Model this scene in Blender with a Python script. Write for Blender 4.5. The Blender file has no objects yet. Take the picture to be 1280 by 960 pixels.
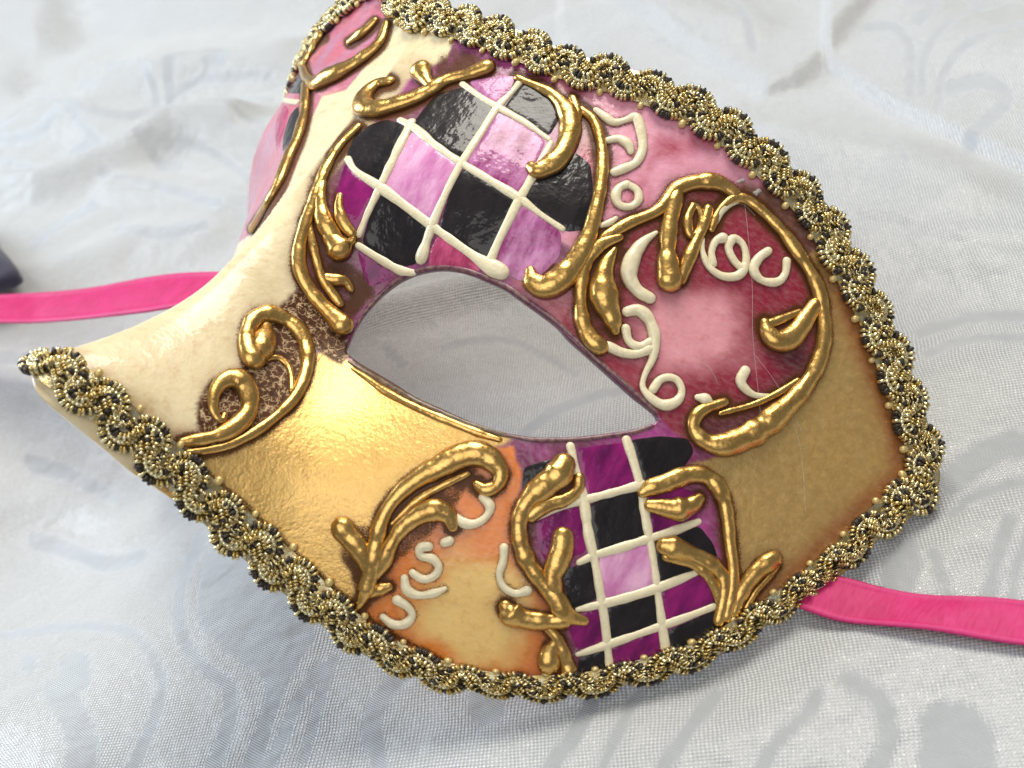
import bpy, bmesh, math, random
import numpy as np
from mathutils import Matrix, Vector
from mathutils.geometry import delaunay_2d_cdt
random.seed(4)
rng = np.random.default_rng(4)
sc = bpy.context.scene
col = sc.collection

# ------------------------------------------------------------------ frames
# camera frame (x right, y up, z to the viewer, cm); mask frame (a across the face, b up the face, w out of it, cm)
F = 1545.0
def rod(r):
    r = np.array(r); t = np.linalg.norm(r); k = r / t
    K = np.array([[0, -k[2], k[1]], [k[2], 0, -k[0]], [-k[1], k[0], 0]])
    return np.eye(3) + np.sin(t) * K + (1 - np.cos(t)) * K @ K
R = rod([-0.43924375, -0.6248139, -0.29611706])
T = np.array([-3.7569317, 1.23475382, -19.54120982])
N_m = np.array([0.05, 0.38, 0.923]); N_m /= np.linalg.norm(N_m)
H0 = 4.35                                    # height of the mask's origin above the cloth
N_c = R @ N_m
fw = np.array([0, 0, -1.0]); Yw = fw - (fw @ N_c) * N_c; Yw /= np.linalg.norm(Yw)
Xw = np.cross(Yw, N_c)
M = np.stack([Xw, Yw, N_c])                   # camera frame -> world axes
FOOT = T - H0 * N_c
def cam2world(p): return (np.asarray(p) - FOOT) @ M.T * .01

# ------------------------------------------------------------------ camera
cd = bpy.data.cameras.new('camera'); cam = bpy.data.objects.new('camera', cd); col.objects.link(cam)
mw = np.eye(4); mw[:3, :3] = M; mw[:3, 3] = cam2world([0, 0, 0])
cam.matrix_world = Matrix(mw.tolist())
cd.sensor_width = 36; cd.lens = F / 1280 * 36; cd.clip_start = .005; cd.clip_end = 10
cd.dof.use_dof = True; cd.dof.focus_distance = .192; cd.dof.aperture_fstop = 30
sc.camera = cam

# ------------------------------------------------------------------ light
world = bpy.data.worlds.new('World'); sc.world = world; world.use_nodes = True
bg = world.node_tree.nodes['Background']
bg.inputs[0].default_value = (.92, .96, 1.0, 1); bg.inputs[1].default_value = .22
def area(name, loc, target, sx, sy, watts, color):
    l = bpy.data.lights.new(name, 'AREA'); l.shape = 'RECTANGLE'; l.size = sx; l.size_y = sy
    l.energy = watts; l.color = color
    o = bpy.data.objects.new(name, l); col.objects.link(o); o.location = loc
    o.rotation_euler = (Vector(target) - Vector(loc)).to_track_quat('-Z', 'Y').to_euler()
    return o
area('window_light', (.36, .46, 1.02), (0, .02, 0), .66, .54, 12.5, (1.0, .95, .84))
area('window_light_left', (-1.0, .75, .62), (0, .03, 0), .8, .8, 19, (.76, .88, 1.0))
area('fill_light_behind', (-.16, -.62, .80), (0, .0, 0), .8, .7, 3.6, (1.0, .98, .94))  # added fill from behind the camera, gives the gold something to reflect
sc.view_settings.view_transform = 'Standard'; sc.view_settings.look = 'None'
sc.view_settings.exposure = .12; sc.view_settings.gamma = 1

# ------------------------------------------------------------------ helpers
def S(r, g, b):
    return tuple(((c / 255) / 12.92 if c / 255 < .04045 else ((c / 255 + .055) / 1.055) ** 2.4) for c in (r, g, b))
def smooth(x): x = np.clip(x, 0, 1); return x * x * (3 - 2 * x)
def vnoise(x, y, s, seed=0):
    r = np.random.default_rng(seed).random((64, 64)); x = np.asarray(x) / s + 1000; y = np.asarray(y) / s + 1000
    i = np.floor(x).astype(int); j = np.floor(y).astype(int); u = smooth(x - i); v = smooth(y - j)
    g = lambda p, q: r[p % 64, q % 64]
    return (g(i, j) * (1 - u) + g(i + 1, j) * u) * (1 - v) + (g(i, j + 1) * (1 - u) + g(i + 1, j + 1) * u) * v
def fbm(x, y, s, seed=0): return (vnoise(x, y, s, seed) + .5 * vnoise(x, y, s / 2.1, seed + 1) + .25 * vnoise(x, y, s / 4.3, seed + 2)) / 1.75
def catmull(P, n=6, closed=False):
    P = np.asarray(P, float)
    if closed: Q = np.vstack([P[-1], P, P[0], P[1]])
    else: Q = np.vstack([2 * P[0] - P[1], P, 2 * P[-1] - P[-2]])
    out = []
    for i in range(1, len(Q) - 2):
        for k in range(n):
            t = k / n
            out.append(.5 * (2 * Q[i] + (Q[i + 1] - Q[i - 1]) * t + (2 * Q[i - 1] - 5 * Q[i] + 4 * Q[i + 1] - Q[i + 2]) * t * t + (3 * Q[i] - Q[i - 1] - 3 * Q[i + 1] + Q[i + 2]) * t ** 3))
    if not closed: out.append(P[-1])
    return np.array(out)
def resample(P, step, closed=False, dims=2):
    P = np.asarray(P, float)
    if closed: P = np.vstack([P, P[0]])
    L = np.r_[0, np.cumsum(np.linalg.norm(np.diff(P[:, :dims], axis=0), axis=1))]
    n = max(2, int(round(L[-1] / step)) + 1)
    t = np.linspace(0, L[-1], n)
    if closed: t = t[:-1]
    return np.stack([np.interp(t, L, P[:, k]) for k in range(P.shape[1])], 1)
def inside(P, poly):
    x, y = P[:, 0], P[:, 1]; r = np.zeros(len(P), bool); poly = np.asarray(poly, float)
    j = len(poly) - 1
    for i in range(len(poly)):
        xi, yi = poly[i]; xj, yj = poly[j]
        if yi != yj:
            r ^= ((yi > y) != (yj > y)) & (x < (xj - xi) * (y - yi) / (yj - yi) + xi)
        j = i
    return r
def pdist(P, line, closed=False):
    line = np.asarray(line, float)
    if closed: line = np.vstack([line, line[0]])
    d = np.full(len(P), 1e9)
    for i in range(len(line) - 1):
        A, B = line[i], line[i + 1]; AB = B - A; l = AB @ AB + 1e-12
        t = np.clip(((P - A) @ AB) / l, 0, 1)
        d = np.minimum(d, np.linalg.norm(P - A - t[:, None] * AB, axis=1))
    return d
def sdist(P, poly):
    d = pdist(P, poly, True); return np.where(inside(P, poly), d, -d)

# ------------------------------------------------------------------ mask surface
Om = -R.T @ T
def raydir(P):
    P = np.atleast_2d(np.asarray(P, float))
    return np.stack([(P[:, 0] - 640) / F, -(P[:, 1] - 480) / F, -np.ones(len(P))], 1)
def project(X):
    Y = np.asarray(X) @ R.T + T
    return np.stack([640 + F * Y[:, 0] / -Y[:, 2], 480 - F * Y[:, 1] / -Y[:, 2]], 1)
RIDGE = [(552, -40), (538, -8), (515, 45), (480, 100), (436, 152), (398, 200), (362, 246), (332, 284), (309, 308), (281, 338), (256, 361), (219, 386), (175, 408), (134, 424), (100, 434), (66, 450), (38, 470)]
dR = raydir(RIDGE) @ R
sR = -Om[0] / dR[:, 0]; XR = Om + sR[:, None] * dR
RB = XR[::-1, 1]; RW = XR[::-1, 2]
print('ridge b,w', np.round(np.stack([RB, RW], 1), 2).tolist())
_bb = np.linspace(RB[0] - 3, RB[-1] + 3, 500)
_ww = np.interp(_bb, RB, RW)
_ww = np.where(_bb > RB[-1], RW[-1] + (_bb - RB[-1]) * (RW[-1] - RW[-2]) / (RB[-1] - RB[-2]), _ww)
_k = np.exp(-np.linspace(-2, 2, 25) ** 2); _k /= _k.sum()
_wp = np.convolve(np.pad(_ww, 12, mode='edge'), _k, 'valid')
def Pr(b): return np.interp(b, _bb, _wp)
def base(a, b):
    aa = np.abs(a)
    w = .25 - .074 * aa ** 2
    w = w - .055 * np.clip(.6 - b, 0, 9) ** 2 * smooth(aa / 2.5) - .02 * np.clip(b - 3.5, 0, 9) ** 2 * 0
    w = w - .65 * np.exp(-((aa - 1.75) ** 2 / 1.5 + (b - .1) ** 2 / 1.6))
    w = w + .28 * np.exp(-((aa - 3.4) ** 2 / 5 + (b - 2.6) ** 2 / 1.6))
    w = w + .25 * np.exp(-((aa - 4.2) ** 2 / 4 + (b + 2.4) ** 2 / 2.0))
    return w
def Hs(a, b):
    a = np.asarray(a, float); b = np.asarray(b, float); aa = np.abs(a)
    s = np.interp(b, [-4, -2.5, -.5, 1.2, 3, 5], [1.75, 1.6, 1.05, 1.0, 1.5, 2.2])
    # the ridge is rounded, the flanks of the nose fall away steeply
    r = np.sqrt(aa ** 2 + .05) - .22
    g = np.exp(-(np.clip(r, 0, 99) / s) ** 1.45)
    flex = .95 * smooth((-a - .25) / 4.4) * (1 - smooth((b - 2.5) / 1.9))          # the shell is bent: its far half falls away more steeply
    return base(a, b) + (Pr(b) - base(0, b)) * g - flex
def normal(a, b):
    e = .01
    ha = (Hs(a + e, b) - Hs(a - e, b)) / (2 * e); hb = (Hs(a, b + e) - Hs(a, b - e)) / (2 * e)
    n = np.stack([-ha, -hb, np.ones_like(ha)], 1)
    return n / np.linalg.norm(n, axis=1, keepdims=True)
def unproj(P):
    d = raydir(P) @ R
    s = np.linspace(11, 31, 500)
    X = Om[None, None, :] + s[None, :, None] * d[:, None, :]
    f = X[:, :, 2] - Hs(X[:, :, 0], X[:, :, 1])
    neg = f < 0
    idx = np.argmax(neg, axis=1); hit = neg.any(axis=1)
    near = np.argmin(np.where(s[None, :] < 24, f, 1e9), axis=1)
    idx = np.where(hit, np.maximum(idx, 1), np.maximum(near, 1))
    lo = s[idx - 1]; hi = s[idx]
    for _ in range(18):
        mid = (lo + hi) / 2; Xm = Om + mid[:, None] * d
        fm = Xm[:, 2] - Hs(Xm[:, 0], Xm[:, 1])
        lo = np.where(fm > 0, mid, lo); hi = np.where(fm > 0, hi, mid)
    X = Om + hi[:, None] * d
    return X[:, :2]
def surf(ab, off=0.0):
    a, b = ab[:, 0], ab[:, 1]
    X = np.stack([a, b, Hs(a, b)], 1)
    return X + normal(a, b) * (off if np.isscalar(off) else np.asarray(off)[:, None])
def loc(X): return (np.asarray(X) + H0 * N_m) * .01          # mask frame -> coordinates below the mask's Empty

def tag(o, label=None, cat=None, group=None, kind=None):
    if label: o['label'] = label
    if cat: o['category'] = cat
    if group: o['group'] = group
    if kind: o['kind'] = kind
    return o
def mesh(name, V, Fc, mat, parent=None, attrs=None, smooth_=True):
    me = bpy.data.meshes.new(name)
    me.from_pydata([tuple(v) for v in np.asarray(V).tolist()], [], [tuple(f) for f in Fc])
    if attrs:
        for k, v in attrs.items():
            v = np.asarray(v, np.float32)
            if v.ndim == 2:
                at = me.attributes.new(k, 'FLOAT_COLOR', 'POINT')
                at.data.foreach_set('color', np.hstack([v, np.ones((len(v), 1), np.float32)]).ravel())
            else:
                at = me.attributes.new(k, 'FLOAT', 'POINT'); at.data.foreach_set('value', v)
    if smooth_: me.polygons.foreach_set('use_smooth', [True] * len(me.polygons))
    if mat: me.materials.append(mat)
    o = bpy.data.objects.new(name, me); col.objects.link(o)
    if parent: o.parent = parent
    return o

# ------------------------------------------------------------------ materials
class NT:
    def __init__(s, name):
        s.m = bpy.data.materials.new(name); s.m.use_nodes = True; s.t = s.m.node_tree; s.b = s.t.nodes['Principled BSDF']
        s.co = s.t.nodes.new('ShaderNodeTexCoord').outputs['Object']
    def link(s, a, b): s.t.links.new(a, b)
    def put(s, sock, v):
        if hasattr(v, 'is_output') or isinstance(v, bpy.types.NodeSocket): s.link(v, sock)
        elif isinstance(v, tuple) and len(v) == 3 and sock.type == 'RGBA': sock.default_value = (*v, 1)
        else: sock.default_value = v
    def set(s, **k):
        for n, v in k.items(): s.put(s.b.inputs[n.replace('_', ' ')], v)
    def attr(s, n, f='Fac'):
        a = s.t.nodes.new('ShaderNodeAttribute'); a.attribute_name = n; return a.outputs[f]
    def noise(s, scale, detail=3, rough=.55, vec=None, dist=0):
        n = s.t.nodes.new('ShaderNodeTexNoise'); n.inputs['Scale'].default_value = scale; n.inputs['Detail'].default_value = detail
        n.inputs['Roughness'].default_value = rough; n.inputs['Distortion'].default_value = dist
        s.link(vec or s.co, n.inputs['Vector']); return n.outputs['Fac']
    def voro(s, scale, feature='F1', vec=None, rand=1):
        n = s.t.nodes.new('ShaderNodeTexVoronoi'); n.feature = feature; n.inputs['Scale'].default_value = scale; n.inputs['Randomness'].default_value = rand
        s.link(vec or s.co, n.inputs['Vector']); return n.outputs['Distance']
    def math(s, op, a, b=0, c=0, clamp=False):
        n = s.t.nodes.new('ShaderNodeMath'); n.operation = op; n.use_clamp = clamp
        s.put(n.inputs[0], a); s.put(n.inputs[1], b); s.put(n.inputs[2], c); return n.outputs[0]
    def ramp(s, v, lo, hi, a=0., b=1.):
        n = s.t.nodes.new('ShaderNodeMapRange'); n.inputs[1].default_value = lo; n.inputs[2].default_value = hi
        s.put(n.inputs[3], a); s.put(n.inputs[4], b); s.link(v, n.inputs[0]); return n.outputs[0]
    def mix(s, f, a, b, mode='MIX'):
        n = s.t.nodes.new('ShaderNodeMix'); n.data_type = 'RGBA'; n.blend_type = mode
        s.put(n.inputs[0], f); s.put(n.inputs[6], a); s.put(n.inputs[7], b); return n.outputs[2]
    def bump(s, h, dist, strength=1., prev=None):
        n = s.t.nodes.new('ShaderNodeBump'); n.inputs['Strength'].default_value = strength; n.inputs['Distance'].default_value = dist
        s.link(h, n.inputs['Height'])
        if prev: s.link(prev, n.inputs['Normal'])
        return n.outputs[0]

def mat_shell():
    k = NT('painted_papier_mache')
    paint = k.attr('paint', 'Color'); gild = k.attr('gild'); stain = k.attr('stain'); crack = k.attr('crackle')
    n1 = k.noise(900, 4); n2 = k.noise(5200, 3, .7); n3 = k.noise(260, 3)
    # brown antique wax caught beside the relief
    sr = k.math('MULTIPLY_ADD', k.math('SUBTRACT', n2, .5), 1.5, stain); ng = k.math('SUBTRACT', 1., gild); sm = k.math('MULTIPLY', k.ramp(sr, .26, .68), .96, clamp=True)
    mpb = k.t.nodes.new('ShaderNodeMapping'); k.link(k.co, mpb.inputs[0]); mpb.inputs['Scale'].default_value = (.35, 1.6, 1); mpb.inputs['Rotation'].default_value = (0, 0, .7)
    br = k.noise(1100, 5, .65, mpb.outputs[0]); bl = k.noise(520, 5, .7)
    paint = k.mix(k.math('MULTIPLY', k.ramp(br, .42, .72, 0., .28), ng), paint, k.mix(.3, paint, (1., .93, .86)))
    paint = k.mix(k.math('MULTIPLY', k.ramp(bl, .52, .70, 0., .45), ng), paint, k.mix(1., paint, (.74, .54, .44), 'MULTIPLY'))
    c = k.mix(k.ramp(n3, .3, .7, 0., .22), paint, k.mix(1., paint, (.84, .74, .58), 'MULTIPLY'))
    c = k.mix(k.math('MULTIPLY', gild, k.ramp(n1, .35, .72, 0., .28)), c, (.96, .68, .28))
    c = k.mix(k.math('MULTIPLY', gild, k.ramp(n2, .64, .78, 0., .4)), c, (.34, .17, .04))
    c = k.mix(sm, c, (.085, .028, .007))
    fl = k.ramp(k.voro(420, 'F1'), .035, .02); fl = k.math('MULTIPLY', fl, k.ramp(k.noise(700), .56, .6))
    c = k.mix(k.math('MULTIPLY', fl, .8), c, (.06, .03, .015))
    wv = k.t.nodes.new('ShaderNodeVectorMath'); wv.operation = 'MULTIPLY_ADD'
    nc = k.t.nodes.new('ShaderNodeTexNoise'); nc.inputs['Scale'].default_value = 900; nc.inputs['Detail'].default_value = 3; k.link(k.co, nc.inputs['Vector'])
    k.link(nc.outputs['Color'], wv.inputs[0]); wv.inputs[1].default_value = (.0016,) * 3; k.link(k.co, wv.inputs[2])
    l1 = k.ramp(k.voro(560, 'DISTANCE_TO_EDGE', vec=wv.outputs[0]), .07, .02); l2 = k.math('MULTIPLY', k.ramp(k.voro(1300, 'DISTANCE_TO_EDGE', vec=wv.outputs[0]), .09, .03), k.ramp(n1, .48, .56))
    line = k.math('MULTIPLY', k.math('MULTIPLY', k.math('MAXIMUM', l1, l2), k.ramp(n1, .42, .52)), crack, clamp=True)
    c = k.mix(crack, c, k.mix(k.ramp(n1, .3, .7), (.060, .020, .008), (.13, .052, .022)))
    c = k.mix(k.math('MULTIPLY', line, .85), c, (.74, .52, .30))
    met = k.math('MULTIPLY', gild, k.math('SUBTRACT', 1., sm, clamp=True))
    k.set(Base_Color=c, Metallic=k.math('MULTIPLY', met, .92), Roughness=k.math('MULTIPLY_ADD', gild, -.05, k.ramp(n1, .3, .7, .36, .50)), Coat_Weight=k.math('MULTIPLY', k.math('SUBTRACT', .5, k.math('MULTIPLY', gild, .35)), k.math('SUBTRACT', 1., k.math('MULTIPLY', k.math('MAXIMUM', sm, crack), .9))), Coat_Roughness=.12)
    k.set(Specular_IOR_Level=k.math('SUBTRACT', .5, k.math('MULTIPLY', k.math('MAXIMUM', sm, crack), .35)))
    b1 = k.bump(n3, .0008, .22); b2 = k.bump(n1, .0003, .3, b1)
    b2 = k.bump(k.math('MULTIPLY', k.noise(1900, 4, .65), gild), .0005, .26, b2); b3 = k.bump(n2, .00008, .35, b2); b4 = k.bump(line, .0002, .6, b3)
    k.set(Normal=b4); k.link(b1, k.b.inputs['Coat Normal'])
    return k.m
def mat_gold(name='gilded_relief', col1=(.70, .43, .135), dark=(.09, .032, .008)):
    k = NT(name); stain = k.attr('stain')
    n1 = k.noise(2500, 4); n2 = k.noise(6500, 3, .7); n3 = k.noise(500, 2)
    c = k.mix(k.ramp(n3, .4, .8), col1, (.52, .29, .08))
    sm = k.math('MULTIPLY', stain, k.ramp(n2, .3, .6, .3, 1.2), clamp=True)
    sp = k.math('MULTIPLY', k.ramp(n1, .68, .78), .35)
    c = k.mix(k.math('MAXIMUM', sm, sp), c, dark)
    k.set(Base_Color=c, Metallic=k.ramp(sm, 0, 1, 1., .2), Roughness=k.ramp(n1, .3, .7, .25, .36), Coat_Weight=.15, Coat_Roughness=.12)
    k.set(Normal=k.bump(n2, .00003, .12, k.bump(n3, .0008, .25)))
    return k.m
def mat_cream(name, colr=S(240, 228, 192)):
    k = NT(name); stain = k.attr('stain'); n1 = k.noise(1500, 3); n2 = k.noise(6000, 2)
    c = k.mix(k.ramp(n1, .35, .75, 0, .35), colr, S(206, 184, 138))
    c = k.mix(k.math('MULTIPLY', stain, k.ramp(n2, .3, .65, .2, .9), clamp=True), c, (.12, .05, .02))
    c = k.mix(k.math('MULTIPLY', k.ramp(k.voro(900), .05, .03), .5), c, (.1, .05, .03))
    k.set(Base_Color=c, Roughness=.38, Coat_Weight=.5, Coat_Roughness=.12, Normal=k.bump(n1, .0003, .3))
    return k.m
def mat_tile(name, c1, c2, streak=0.5, rough=.25):
    k = NT(name)
    mp = k.t.nodes.new('ShaderNodeMapping'); k.link(k.co, mp.inputs[0]); mp.inputs['Scale'].default_value = (1, .3, 1); mp.inputs['Rotation'].default_value = (0, 0, .5)
    n1 = k.noise(420, 4, .6, mp.outputs[0]); n2 = k.noise(5000, 2); n3 = k.noise(260, 3)
    c = k.mix(k.ramp(n1, .36, .66), c1, c2)
    c = k.mix(k.math('MULTIPLY', k.ramp(k.voro(1300), .09, .05), k.ramp(k.noise(900), .52, .58, 0, .55)), c, (.05, .01, .03))
    k.set(Base_Color=c, Roughness=rough, Coat_Weight=.42, Coat_Roughness=.06)
    k.b.inputs['Specular IOR Level'].default_value = .2
    bn = k.bump(n1, .0005, streak * .2, k.bump(n3, .002, .16)); k.set(Normal=k.bump(n2, .0001, .2, bn)); k.link(bn, k.b.inputs['Coat Normal'])
    return k.m
MS = mat_shell(); MG = mat_gold(); MC = mat_cream('raised_cream_enamel')
MBLACK = mat_tile('black_lacquer', (.008, .006, .007), (.02, .014, .017), .8, rough=.3)
MPINK = mat_tile('pale_pink_glaze', S(236, 180, 212), S(205, 125, 178))
MPUR = mat_tile('magenta_glaze', S(150, 30, 112), S(96, 12, 78))
MVIO = mat_tile('violet_pink_glaze', S(208, 140, 188), S(140, 40, 104))
MROSE = mat_tile('rose_glaze', S(205, 90, 130), S(150, 40, 80))

# ------------------------------------------------------------------ the mask thing
mask = bpy.data.objects.new('carnival_mask', None); col.objects.link(mask)
mm = np.eye(4); mm[:3, :3] = M @ R
mask.matrix_world = Matrix(mm.tolist()); mask.empty_display_size = .02
tag(mask, 'gilded venetian half mask with checkered brow, cream nose and gold braid edge, lying on satin', 'mask')

OUT = [(50, 496), (72, 514), (103, 539), (134, 564), (162, 588), (200, 613), (231, 635), (275, 667), (306, 692), (345, 726), (390, 766), (430, 798), (470, 822), (510, 842), (560, 856), (610, 866), (660, 870), (700, 868), (745, 862), (790, 852), (835, 840), (885, 826), (915, 810), (960, 781), (1005, 753), (1038, 730), (1076, 698), (1108, 665), (1148, 637), (1170, 612), (1175, 590), (1170, 555), (1160, 515), (1150, 485), (1135, 445), (1112, 390), (1086, 338), (1055, 282), (1017, 232), (974, 188), (924, 144), (866, 112), (803, 82), (737, 66), (678, 46), (631, 28), (572, 8)]
EYE = [(433, 439), (437, 427), (447, 405), (462, 383), (484, 361), (506, 347), (531, 339), (556, 337), (581, 341), (606, 350), (631, 361), (659, 380), (694, 405), (712, 424), (741, 449), (769, 474), (794, 496), (816, 513), (823, 524), (812, 531), (787, 538), (756, 542), (725, 545.6), (694, 547), (662, 546), (619, 538), (581, 524), (550, 510), (519, 496), (494, 480), (465, 463), (445, 451)]
OUT = [(x + (750 - x) * .016, y + (430 - y) * .022) if (y < 560 and x > 560) else (x, y) for x, y in OUT]
topb = RB[-2] - .05; botb = RB[0]
out_ab = unproj(catmull(OUT, 3))
print('outline ab', np.round(np.hstack([out_ab[:24], project(surf(out_ab[:24]))]), 2).tolist())
half = np.vstack([[[0.0, botb]], out_ab, [[0.0, topb]]])
half[:, 0] = np.maximum(half[:, 0], 0)
half = resample(catmull(half, 2), .08)
eye_ab = resample(unproj(catmull(EYE, 3, True)), .05, True)
far = half[-2:0:-1] * np.stack([-(.93 + .22 * smooth((half[-2:0:-1][:, 1] - 1.2) / 1.5)), np.ones(len(half) - 2)], 1)                 # the hidden nostril edge is cut a little higher
far[:, 1] += np.where(far[:, 1] < 0, 2.6 * smooth(np.abs(far[:, 0]) / .8) * (1 - smooth((np.abs(far[:, 0]) - 4.8) / 3.)), 0)
far[:, 1] += np.where(far[:, 1] > 2, 1.3 * smooth(np.abs(far[:, 0]) / 1.6), 0)
outline = np.vstack([half, far])
_hh = surf(outline) @ N_m + H0; print('edge height near', _hh[:len(half)].min(), 'far', _hh[len(half):].min(), 'cheek', (surf(unproj([(700, 868)])) @ N_m + H0), (surf(unproj([(1175, 600)])) @ N_m + H0))
eyeL = eye_ab * [-.93, 1]
def grid_in(poly, holes, near, far):
    pts = []
    for (x0, x1, st) in ((-10.5, -3.4, far), (-3.4, 10.5, near)):
        gx, gy = np.meshgrid(np.arange(x0, x1, st), np.arange(-6.5, 8.5, st)); g = np.stack([gx.ravel(), gy.ravel()], 1)
        g += rng.uniform(-.15, .15, g.shape) * st
        sd = sdist(g, poly); ok = sd > st * .6
        for h in holes: ok &= sdist(g, h) < -st * .6
        pts.append(g[ok])
    return np.vstack(pts)
GP = grid_in(outline[::2], [eye_ab[::2], eyeL[::2]], .032, .09)
allp = np.vstack([outline, eye_ab, eyeL, GP])
n0, n1_, n2_ = len(outline), len(eye_ab), len(eyeL)
ed = [(i, (i + 1) % n0) for i in range(n0)] + [(n0 + i, n0 + (i + 1) % n1_) for i in range(n1_)] + [(n0 + n1_ + i, n0 + n1_ + (i + 1) % n2_) for i in range(n2_)]
rv, _, rf, _, _, _ = delaunay_2d_cdt([Vector(p) for p in allp.tolist()], ed, [], 0, 1e-7)
rv = np.array([tuple(v) for v in rv]); rf = np.array([f for f in rf if len(f) == 3])
cen = rv[rf].mean(1)
ok = inside(cen, outline) & ~inside(cen, eye_ab) & ~inside(cen, eyeL)
rf = rf[ok]
print('shell verts', len(rv), 'tris', len(rf))
XV = surf(rv)

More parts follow.
